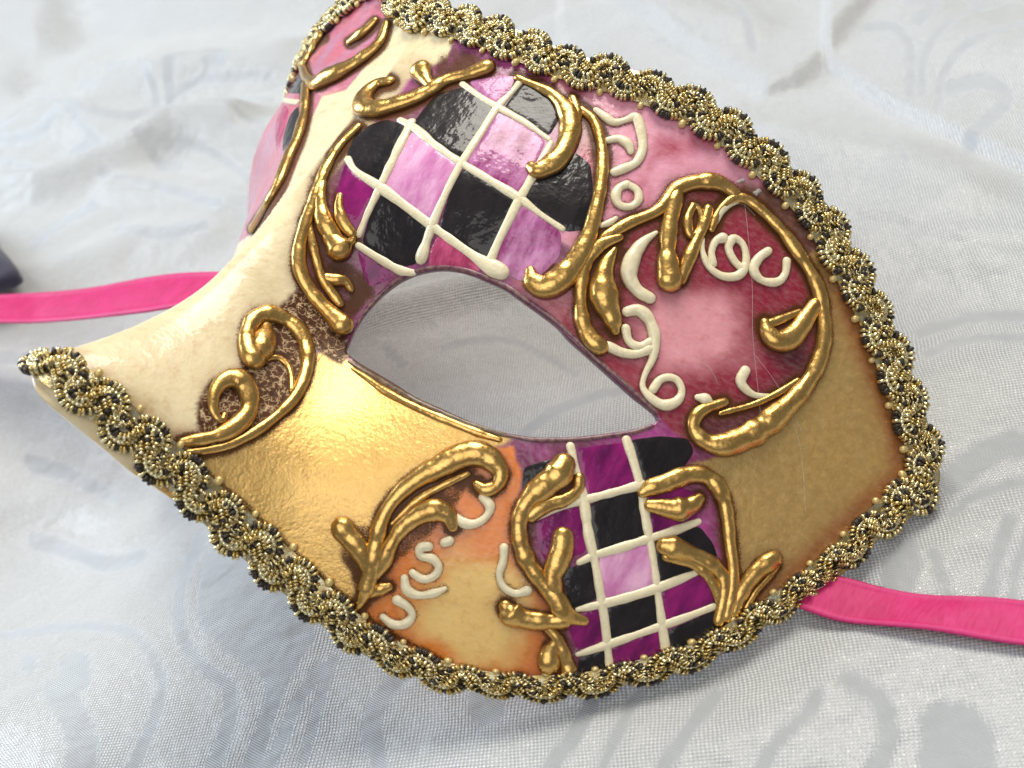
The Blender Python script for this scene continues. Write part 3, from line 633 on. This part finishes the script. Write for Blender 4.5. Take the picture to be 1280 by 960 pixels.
def knot_mesh(seed):
    r = random.Random(seed); V, Fc, D = [], [], []
    for i in range(34):                                    # fine twisted wire
        x = r.uniform(-1.7, 1.7); y = r.uniform(-.95, .95); t = r.uniform(0, 3.14)
        s_ = np.array([math.cos(t), math.sin(t), r.uniform(-.5, .5)]); s_ /= np.linalg.norm(s_)
        p = np.cross(s_, [0, 0, 1]); p /= np.linalg.norm(p); up = np.cross(s_, p)
        ellip(V, Fc, D, (x, y, 1.45 + r.uniform(-.2, .3) - .1 * (x * x)), s_ * r.uniform(.3, .55), p * .14, up * .14, 1. if r.random() < .12 else 0., 5, 4)
    return V, Fc, D
def link_mesh(seed):
    r = random.Random(seed); V, Fc, D = [], [], []
    for j in (-1, 0, 1):
        for i in range(4):
            x = -.9 + i * .6; c = (x * .7 + j * .45, j * .85 + x * .2, 1.5 - .25 * abs(j))
            ellip(V, Fc, D, c, np.array([.24, .1, 0]), np.array([-.14, .46, 0]), np.array([0, 0, .42]), 1. if r.random() < .2 else 0.)
    return V, Fc, D
def mk(fn, seed):
    V, Fc, D = fn(seed); me = bpy.data.meshes.new(fn.__name__)
    me.from_pydata([tuple(np.asarray(v) * .001) for v in V], [], Fc)
    at = me.attributes.new('dark', 'FLOAT', 'POINT'); at.data.foreach_set('value', np.array(D, np.float32))
    me.polygons.foreach_set('use_smooth', [True] * len(me.polygons)); me.materials.append(MT); return me
SC = [mk(scallop_mesh, i) for i in range(5)]; KN = [mk(knot_mesh, 50 + i) for i in range(4)]; LK = [mk(link_mesh, 80 + i) for i in range(3)]
V, Fc, D = [], [], []; ellip(V, Fc, D, (0, 0, .5), np.array([.62, 0, 0]), np.array([0, .75, 0]), np.array([0, 0, .6]), 0, 8, 6)
pme = bpy.data.meshes.new('picot_bead'); pme.from_pydata([tuple(np.asarray(v) * .001) for v in V], [], Fc); pme.polygons.foreach_set('use_smooth', [True] * len(pme.polygons)); pme.materials.append(MPIC)
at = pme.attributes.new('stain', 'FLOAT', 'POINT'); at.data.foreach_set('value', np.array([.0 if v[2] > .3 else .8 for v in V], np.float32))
TRIMC = [(50, 461), (78, 468), (108, 492), (143, 521), (180, 552), (216, 585), (258, 625), (300, 665), (340, 697), (384, 737), (423, 771), (463, 801), (505, 822), (550, 839), (600, 850), (650, 855), (700, 856), (745, 850), (790, 840), (835, 827), (880, 812), (912, 793), (950, 768), (990, 741), (1022, 716), (1055, 690), (1085, 660), (1115, 637), (1140, 616), (1153, 590), (1147, 556), (1131, 508), (1115, 465), (1097, 415), (1071, 362), (1046, 318), (1021, 272), (988, 236), (952, 203), (920, 176), (885, 150), (835, 126), (785, 106), (735, 93), (690, 78), (645, 58), (600, 42), (550, 24)]
tcp = catmull(TRIMC, 4); SQX = np.interp(tcp[:, 0], [380, 520, 640, 1000, 1080, 1130], [1, .70, .56, .60, .72, 1]) ; SQX = np.where(tcp[:, 1] > 610, SQX, 1.)
tc = unproj(tcp)
tc = np.vstack([[[0, botb + .3]], tc, [[0, topb - .45]]]); tc[:, 0] = np.maximum(tc[:, 0], 0)
farc = tc[-2:0:-1] * np.stack([-(.93 + .22 * smooth((tc[-2:0:-1][:, 1] - 1.2) / 1.5)), np.ones(len(tc) - 2)], 1)
farc[:, 1] += np.where(farc[:, 1] < 0, 2.6 * smooth(np.abs(farc[:, 0]) / .8) * (1 - smooth((np.abs(farc[:, 0]) - 4.8) / 3.)), 0)
farc[:, 1] += np.where(farc[:, 1] > 2, 1.3 * smooth(np.abs(farc[:, 0]) / 1.6), 0)
loop = catmull(resample(np.vstack([tc, farc]), .35, True), 8, True)
X3 = surf(loop); L = np.r_[0, np.cumsum(np.linalg.norm(np.diff(np.vstack([X3, X3[:1]]), axis=0), axis=1))]
pitch = .70; nU = int(L[-1] / pitch); pitch = L[-1] / nU
print('braid units', nU)
braid = bpy.data.objects.new('braid_trim', None); col.objects.link(braid); braid.parent = mask
def frame_at(s, lat=0., up=0.):
    s = s % L[-1]
    lp = np.vstack([loop, loop[:1]])
    f = lambda t: np.array([[np.interp(t % L[-1], L, lp[:, 0]), np.interp(t % L[-1], L, lp[:, 1])]])
    p = f(s); t_ = (surf(f(s + .08)) - surf(f(s - .08)))[0]; t_ /= np.linalg.norm(t_)
    n = normal(p[:, 0], p[:, 1])[0]; n2 = n - (n @ t_) * t_; n2 /= np.linalg.norm(n2); out = np.cross(t_, n2)
    X = surf(p)[0] + out * lat + n2 * up
    return X, t_, out, n2
tcX = surf(unproj(tcp))
def place(name, me, s, lat, up, flip=1, sc_=1., rot=0., label=None):
    sc_ = sc_ * 1.07; X0_ = frame_at(s)[0]; q_ = SQX[np.argmin(((tcX - X0_) ** 2).sum(1))] if X0_[0] > 0 else 1.
    X, t_, out, n = frame_at(s, lat * q_, up); out = out * q_
    ax = t_ * flip; ay = out * flip
    if rot: ax, ay = ax * math.cos(rot) + ay * math.sin(rot), ay * math.cos(rot) - ax * math.sin(rot)
    o = bpy.data.objects.new(name, me); col.objects.link(o); o.parent = braid
    m4 = np.eye(4); m4[:3, 0] = ax * sc_; m4[:3, 1] = ay * sc_; m4[:3, 2] = n * sc_; m4[:3, 3] = loc(X)
    o.matrix_local = Matrix(m4.tolist()); return o
for i in range(nU):
    s = i * pitch; j = lambda a: random.uniform(-a, a)
    p_ = np.array([np.interp(s, L[:-1], loop[:, 0]), np.interp(s, L[:-1], loop[:, 1])])
    if p_[0] < -.12 and p_[1] < .9: continue       # this stretch lies wholly behind the nose
    place('scallop', random.choice(SC), s + j(.03), .04 + j(.01), .0, 1, 1.04 + j(.06), j(.12))
    place('scallop', random.choice(SC), s + pitch / 2 + j(.03), -.02 + j(.01), .01, -1, 1.02 + j(.06), j(.12))
    place('knot', random.choice(KN), s + pitch * .05, .05 + j(.02), .02, 1, 1.0, j(.3))
    place('cord_link', random.choice(LK), s + pitch * .52, .0 + j(.02), .03, 1, 1.0, .5 + j(.2))
    if i % 1 == 0: place('picot_bead', pme, s + pitch * .02, -.30 + j(.01), .0, 1, .9 + j(.12))
V = []; m_ = 6
for x_ in np.arange(0, L[-1], .12):
    p_ = np.array([np.interp(x_, L[:-1], loop[:, 0]), np.interp(x_, L[:-1], loop[:, 1])])
    if p_[0] < -.12 and p_[1] < .9: continue
    X0_, t_, out_, n_ = frame_at(x_); q_ = SQX[np.argmin(((tcX - X0_) ** 2).sum(1))] if X0_[0] > 0 else 1.
    for jj in range(m_ + 1): V.append(X0_ + out_ * q_ * (-.27 + .52 * jj / m_) + n_ * (.055 + .02 * math.sin(jj / m_ * math.pi) + .012 * ((len(V) // 7 + jj) % 2)))
nr = len(V) // (m_ + 1)
Fc = [(i * (m_ + 1) + j, i * (m_ + 1) + j + 1, (i + 1) * (m_ + 1) + j + 1, (i + 1) * (m_ + 1) + j) for i in range(nr - 1) for j in range(m_) if np.linalg.norm(V[i * (m_ + 1)] - V[(i + 1) * (m_ + 1)]) < .6]
mesh('tape', loc(np.array(V)), Fc, MT, braid, dict(dark=np.array([.30 if (i // 7 + i) % 3 else .0 for i in range(len(V))])))


# ------------------------------------------------------------------ satin cloth
CW = cam2world([0, 0, 0]) * 100
def ground(P, z=0.0):                          # a pixel of the photograph -> point of the table top, cm
    d = raydir(P) @ M.T
    s = (z - CW[2]) / d[:, 2]
    return (CW + s[:, None] * d)[:, :2]
def gproj(XY, Z=0.0):
    W = np.stack([XY[:, 0], XY[:, 1], np.zeros(len(XY)) + Z], 1) - CW
    C = W @ M
    zz = np.minimum(C[:, 2], -.5)
    return np.stack([640 + F * C[:, 0] / -zz, 480 - F * C[:, 1] / -zz], 1)
print('camera', CW, 'corners', np.round(ground([(0, 0), (1280, 0), (1280, 960), (0, 960)]), 1).tolist())
def axis(lo, hi, c0, c1, fine, coarse):
    out = [lo]
    while out[-1] < hi:
        x = out[-1]; d = max(c0 - x, x - c1, 0)
        out.append(x + fine + (coarse - fine) * min(1, d / 18))
    return np.array(out)
g0 = ground([(0, 960), (1280, 960), (0, 500), (1280, 500)])
ax_ = axis(-42, 42, -14, 14, .09, .45); ay_ = axis(-19, 60, -14, 13, .10, .4)
gx, gy = np.meshgrid(ax_, ay_); G = np.stack([gx.ravel(), gy.ravel()], 1)
gp = gproj(G)
Z = np.zeros(len(G))
near = (gp[:, 0] > -600) & (gp[:, 0] < 1900) & (gp[:, 1] > -700) & (gp[:, 1] < 1600)
def step_poly(px, h, w):                       # a layer or roll of cloth lying higher than the rest
    global Z
    poly = ground(px); s = sdist(G, poly); Z = Z + h * smooth((s + w * .3) / w)
def ridge(px, h, w0, w1=None):                 # a soft crease, steeper on one side
    global Z
    P = ground(px); d = pdist(G, P); Z = Z + h * np.exp(-(d / w0) ** 2)
step_poly([(-400, -200), (40, -200), (130, -60), (100, 17), (94, 50), (75, 68), (46, 79), (-20, 88), (-400, 90)], .8, 2.6)
step_poly([(-400, 60), (-10, 70), (30, 78), (41, 90), (38, 106), (22, 124), (-8, 134), (-400, 150)], .5, 2.0)
step_poly([(90, -300), (106, 18), (131, 36), (190, 41), (250, 40), (330, 38), (400, 37), (470, 30), (600, -10), (700, -300)], 1.0, 3.0)
step_poly([(690, -400), (760, 20), (850, 72), (905, 100), (958, 135), (1000, 122), (1032, 98), (1075, 50), (1140, -8), (1250, -300)], .34, .55)
step_poly([(1040, -300), (1034, 99), (1100, 140), (1180, 178), (1280, 228), (1500, 330), (2200, 300), (1700, -500)], .30, .22)
step_poly([(840, 262), (1062, 285), (1120, 297), (1200, 321), (1290, 319), (1500, 300), (2300, 360), (2300, -600), (700, -600), (700, 200)], .14, .42)
ridge([(200, 90), (420, 70), (560, 60)], .5, 2.5)
ridge([(-100, 180), (60, 170), (200, 120)], .3, 1.6)
ridge([(1000, 200), (1100, 235), (1290, 290)], .2, 1.1)
ridge([(760, 60), (860, 20), (900, -60)], .3, 2.)
ridge([(-60, 262), (0, 247), (60, 241), (110, 225), (170, 203), (230, 176), (300, 160)], .8, .8)
ridge([(150, 240), (250, 250), (330, 262)], .4, .8)
ridge([(-40, 350), (60, 345), (170, 300), (260, 290)], .35, .9)
ridge([(60, 150), (160, 178), (280, 180), (350, 170)], .4, 1.0)
ridge([(150, 120), (250, 105), (350, 90)], .5, 1.2)
ridge([(880, 330), (960, 300), (1060, 300), (1290, 345)], .25, .7)
ridge([(900, 170), (1000, 200), (1120, 210), (1200, 250)], .28, .9)
ridge([(700, 40), (800, 20), (860, 50), (930, 60)], .3, 1.0)
ridge([(1120, 20), (1200, 70), (1300, 90)], .25, 1.4)
ridge([(0, 600), (60, 622), (130, 618), (210, 640)], .10, .5)
ridge([(-60, 470), (30, 459), (110, 468)], .4, .45)
ridge([(-60, 560), (40, 552), (120, 590)], .22, .8)
ridge([(430, 400), (520, 384), (650, 357), (760, 330)], .55, .6)
ridge([(1120, 480), (1200, 455), (1290, 440)], .12, .9)
ridge([(-40, 880), (20, 860), (60, 900), (90, 990)], .08, .5)
ridge([(600, 960), (760, 930), (960, 900), (1290, 850)], .08, 1.4)
Z += .22 * (fbm(G[:, 0], G[:, 1], 9, 61) - .5) * 1.0 + .07 * (fbm(G[:, 0] + G[:, 1] * .6, G[:, 1], 2.6, 71) - .5)
wo = surf(outline[:len(half)]) ; wo = (np.c_[wo] + H0 * N_m) @ (M @ R).T
for w_ in wo[::3]:
    c_ = (np.abs(G[:, 0] - w_[0]) < 2.5) & (np.abs(G[:, 1] - w_[1]) < 2.5)
    d_ = np.hypot(G[c_, 0] - w_[0], G[c_, 1] - w_[1]); Z[c_] = np.minimum(Z[c_], w_[2] - .16 + .22 * np.clip(d_ - .3, 0, 9))
far_dip = np.exp(-(((G[:, 0] + 7) / 5) ** 2 + ((G[:, 1] - 5) / 5) ** 2)); Z -= far_dip * 2.0
# woven jacquard motifs
MOT = [
 ([(-40,745),(0,743),(31,740),(78,747),(125,760),(156,776),(175,797),(190,822),(197,854),(187,897),(169,941),(150,975)], 9),
 ([(232,640),(228,660),(215,691),(212,729),(216,766),(228,801),(250,829),(281,851),(289,872),(281,915),(258,975)], 11),
 ([(400,835),(369,885),(350,930),(325,980)], 9), ([(505,845),(482,868),(466,901),(472,945),(478,980)], 13), ([(611,868),(611,888)], 25),
 ([(745,870),(724,917),(685,970)], 11), ([(795,868),(775,920),(750,975)], 8), ([(893,862),(861,917),(825,975)], 10), ([(418,822),(400,878),(380,950)], 8),
 ([(12,796),(14,806)], 12), ([(78,812),(86,832)], 22), ([(62,850),(84,885),(100,930),(95,980)], 22),
 ([(1190,935),(1205,960)], 56), ([(1167,690),(1177,722),(1188,748)], 7), ([(1262,650),(1246,700),(1232,760)], 9), ([(1290,650),(1274,700),(1262,760)], 6),
 ([(1060,850),(1100,880),(1110,930),(1080,985)], 13), ([(940,985),(975,930),(1015,890),(1020,870)], 9),
 ([(1190,600),(1215,580),(1250,560),(1300,552)], 17), ([(1150,420),(1185,408),(1230,400),(1300,402)], 8), ([(1160,450),(1195,436),(1240,430),(1300,432)], 6), ([(1190,640),(1225,615),(1290,600)], 7),
 ([(110,112),(128,117),(131,127)], 9), ([(62,125),(94,150),(140,159),(194,147),(200,120),(180,95),(140,84)], 5), ([(212,150),(228,110),(250,92),(281,90),(292,100),(270,106)], 6), ([(222,132),(262,118),(345,110)], 4), ([(225,142),(280,134),(342,130)], 3.5), ([(220,160),(280,160),(336,172)], 4),
 ([(94,156),(120,180),(135,196),(150,206)], 6), ([(187,200),(250,194),(297,212),(320,235)], 5), ([(195,206),(205,212),(225,210)], 6), ([(137,231),(219,250),(281,269)], 6), ([(100,150),(60,176),(20,185),(-40,180)], 6), ([(0,205),(50,214),(100,222)], 5), ([(30,150),(10,165),(-10,170)], 7),
 ([(95,197),(115,192)], 7), ([(40,310),(70,285),(100,268),(120,262)], 6), ([(150,290),(200,300),(260,290)], 7), ([(-20,430),(50,425),(120,440)], 6),
 ([(1190,135),(1225,128),(1250,136),(1258,150),(1240,170),(1212,195)], 9), ([(1175,158),(1178,125),(1210,90),(1300,55)], 5), ([(1155,140),(1158,100),(1200,55),(1300,10)], 5), ([(1140,140),(1140,90),(1120,65),(1085,62)], 6), ([(1150,60),(1166,44),(1165,30),(1140,30)], 8),
 ([(1225,15),(1290,-10)], 26), ([(900,20),(935,50),(945,85)], 6), ([(1085,190),(1120,200),(1135,230)], 5),
 ([(555,432),(600,425),(650,430),(720,470)], 5), ([(655,545),(690,520),(740,500),(790,490)], 7), ([(480,430),(500,450)], 7),
 ([(0,520),(40,524),(90,545)], 10), ([(-10,600),(30,610),(90,640),(140,640)], 12),
]
mot = np.zeros(len(G))
idx = np.where(near)[0]; gpn = gp[idx] + 2.2 * (np.stack([fbm(G[idx, 0], G[idx, 1], .6, 5), fbm(G[idx, 0], G[idx, 1], .6, 15)], 1) - .5)
mm_ = np.zeros(len(idx))
for P, w in MOT:
    c = catmull(P, 5); bb = (gpn[:, 0] > c[:, 0].min() - 40) & (gpn[:, 0] < c[:, 0].max() + 40) & (gpn[:, 1] > c[:, 1].min() - 80) & (gpn[:, 1] < c[:, 1].max() + 80)
    L_ = np.linspace(0, 1, len(c)); s = pdist(gpn[bb], c); mm_[bb] = np.maximum(mm_[bb], smooth((w - s + 1.5) / 3))
for P in ([(240, 690), (262, 655), (330, 700), (385, 770), (396, 800), (372, 835), (345, 900), (318, 985), (290, 985), (328, 880), (322, 842), (296, 828), (266, 800), (240, 760)], [(1100, 700), (1140, 670), (1150, 720), (1110, 760)]):
    mm_ = np.maximum(mm_, smooth((sdist(gpn, catmull(P, 3, True)) + 1.5) / 3))
mot[idx] = mm_
nx, ny = len(ax_), len(ay_)
ii = (np.arange(ny - 1)[:, None] * nx + np.arange(nx - 1)[None, :]).ravel()
Fq = np.stack([ii, ii + 1, ii + 1 + nx, ii + nx], 1)
def mat_cloth():
    k = NT('white_jacquard_satin'); mo = k.attr('motif')
    sp = k.t.nodes.new('ShaderNodeSeparateXYZ'); k.link(k.co, sp.inputs[0])
    x, y = sp.outputs[0], sp.outputs[1]
    nw = k.noise(45, 3); wx = k.math('MULTIPLY_ADD', nw, .0035, x)
    f = math.pi * 2 / .00088
    u = k.math('MULTIPLY', k.math('MULTIPLY_ADD', y, .55, wx), f); v = k.math('MULTIPLY', k.math('MULTIPLY_ADD', wx, -.55, y), f)
    dots = k.math('MULTIPLY', k.math('SINE', u), k.math('SINE', v))
    dots = k.ramp(k.math('MULTIPLY_ADD', dots, .5, .5), .3, .75)
    f2 = f * 1.9
    fine = k.math('MULTIPLY_ADD', k.math('SINE', k.math('MULTIPLY', k.math('MULTIPLY_ADD', y, .9, wx), f2)), .5, .5)
    irr = k.noise(1800, 3, .7)
    dots = k.math('MULTIPLY', dots, k.ramp(irr, .3, .6, .45, 1.))
    weave = k.mix(mo, dots, k.math('MULTIPLY', fine, .35))
    pat = k.t.nodes.new('ShaderNodeSeparateColor'); k.link(weave, pat.inputs[0]); pat = pat.outputs[0]
    c = k.mix(pat, S(166, 169, 173), S(240, 240, 239))
    c = k.mix(k.math('MULTIPLY', mo, .42), c, S(156, 160, 166))
    blk = k.math('MULTIPLY', k.ramp(k.voro(140), .016, .012), .75); c = k.mix(blk, c, (.05, .05, .06))
    k.set(Base_Color=c, Roughness=k.ramp(mo, 0, 1, .32, .50), Sheen_Weight=.25, Sheen_Roughness=.4, Anisotropic=.4)
    k.b.inputs['Specular IOR Level'].default_value = .7
    k.set(Normal=k.bump(pat, .00045, .7, k.bump(k.noise(70, 3), .006, .35)))
    return k.m
cl = mesh('satin_cloth', np.hstack([G, Z[:, None]]) * .01, Fq.tolist(), mat_cloth(), None, dict(motif=mot))
tag(cl, 'creased white satin cloth woven with swirling jacquard motifs under the mask', 'cloth')
def cloth_z(xy):
    i = np.clip(np.searchsorted(ax_, xy[:, 0]), 0, nx - 1); j = np.clip(np.searchsorted(ay_, xy[:, 1]), 0, ny - 1)
    return Z.reshape(ny, nx)[j, i]

# ------------------------------------------------------------------ ribbons
def mat_ribbon():
    k = NT('hot_pink_satin_ribbon'); e = k.attr('edge'); n = k.noise(300, 3)
    mp = k.t.nodes.new('ShaderNodeMapping'); k.link(k.t.nodes['Texture Coordinate'].outputs['Object'], mp.inputs[0]); mp.inputs['Scale'].default_value = (2600, 500, 500)
    n2 = k.noise(1, 2, .6, mp.outputs[0])
    c = k.mix(k.ramp(n, .3, .7), (.56, .014, .14), (.46, .010, .10)); c = k.mix(k.math('MULTIPLY', e, .35), c, (.62, .07, .22)); c = k.mix(k.ramp(n2, .3, .7, 0, .12), c, (.8, .2, .45))
    k.set(Base_Color=c, Roughness=.5, Specular_IOR_Level=.2, Normal=k.bump(n2, .0001, .5)); return k.m
MRB = mat_ribbon()
Minv = np.linalg.inv(mm[:3, :3])
def ribbon(name, top, bot, hz, label):
    n = 60; A = resample(catmull(top, 8), 1); A = A[np.linspace(0, len(A) - 1, n).astype(int)]
    B = resample(catmull(bot, 8), 1); B = B[np.linspace(0, len(B) - 1, n).astype(int)]
    hh = np.interp(np.linspace(0, 1, n), np.linspace(0, 1, len(hz)), hz); m_ = 22; V = []; E_ = []
    for i in range(n):
        g = ground(np.array([A[i], B[i]]), hh[i]); 
        for j in range(m_ + 1):
            t = j / m_; p = g[0] * (1 - t) + g[1] * t
            lift = .02 * math.sin(t * math.pi) + .018 * (1 if j in (1, 2, m_ - 2, m_ - 1) else 0) + .03 * math.sin(i * .21 + t * 2)
            V.append([p[0], p[1], hh[i] + lift]); E_.append(1. if (j <= 2 or j >= m_ - 2) else 0.)
    V = np.array(V) * .01
    Fc = [(i * (m_ + 1) + j, i * (m_ + 1) + j + 1, (i + 1) * (m_ + 1) + j + 1, (i + 1) * (m_ + 1) + j) for i in range(n - 1) for j in range(m_)]
    o = mesh(name, V @ Minv.T, Fc, MRB, mask, dict(edge=E_)); tag(o, label)
    s_ = o.modifiers.new('thickness', 'SOLIDIFY'); s_.thickness = .0003; s_.offset = 0
    return o
ribbon('ribbon', [(-60, 372), (0, 370), (60, 365), (120, 358), (180, 349), (235, 342), (300, 338), (350, 336)], [(-60, 402), (0, 403), (60, 402), (120, 399), (180, 391), (235, 380), (300, 372), (350, 368)], [1.2, 1.2, 1.5, 1.9, 2.4], 'ribbon in bright light running out to the left')
ribbon('ribbon', [(1000, 716), (1045, 722), (1100, 734), (1160, 743), (1220, 748), (1290, 753), (1380, 760)], [(965, 748), (1004, 762), (1050, 775), (1110, 783), (1180, 792), (1240, 800), (1290, 806), (1380, 815)], [.12, .12, .16, .2, .2], 'darker shaded ribbon running out to the right')

# dark corner of another fabric at the left edge
dk_ = [(-160, 250), (-30, 275), (-4, 304), (12, 322), (21, 335), (15, 343), (-4, 350), (-60, 366), (-160, 380)]
P = ground(catmull(dk_, 4, True), .9); 
k = NT('navy_felt'); k.set(Base_Color=k.mix(k.noise(800, 3), (.012, .010, .03), (.03, .026, .06)), Roughness=.8, Sheen_Weight=.3)
n = len(P); cc = P.mean(0)
V = np.vstack([np.c_[P, np.full(n, .55)], np.c_[P, np.full(n, .8)], np.c_[cc + (P - cc) * .94, np.full(n, .95)]]) * .01
Fc = [(i, (i + 1) % n, n + (i + 1) % n, n + i) for i in range(n)] + [(n + i, n + (i + 1) % n, 2 * n + (i + 1) % n, 2 * n + i) for i in range(n)] + [tuple(2 * n + i for i in range(n)), tuple(range(n))[::-1]]
o = mesh('dark_fabric', V, Fc, k.m, None); tag(o, 'dark navy fabric corner poking in at the left edge above the pink ribbon', 'fabric')

# lint and glue threads caught on the varnish
ML = NT('white_lint'); ML.set(Base_Color=(.75, .72, .68), Roughness=.6, Alpha=.4)
for P in ([(930,250),(933,300),(938,360),(942,420),(950,500),(955,560)], [(940,440),(962,470),(985,505),(1000,540)], [(768,792),(790,770),(812,742),(818,735)], [(985,505),(1000,560),(1004,640)], [(700,842),(715,820),(728,800)], [(905,262),(925,252),(945,268)], [(880,455),(888,462),(898,478)]):
    tube('lint_fibre', [(x + random.uniform(-3, 3), y + random.uniform(-2, 2), .27) for x, y in P], ML.m, lift=2.5, squash=1, ring=5, step=5)
for c_ in ((585, 838), (600, 843), (628, 846), (733, 852), (742, 846), (905, 796), (1035, 722), (948, 240), (925, 228)):
    P = [(c_[0] + random.uniform(-7, 7), c_[1] + random.uniform(-4, 4), random.uniform(1.2, 3.2)) for _ in range(5)]
    tube('glue_blob', P, ML.m, lift=.6, squash=.8, ring=8, step=2)
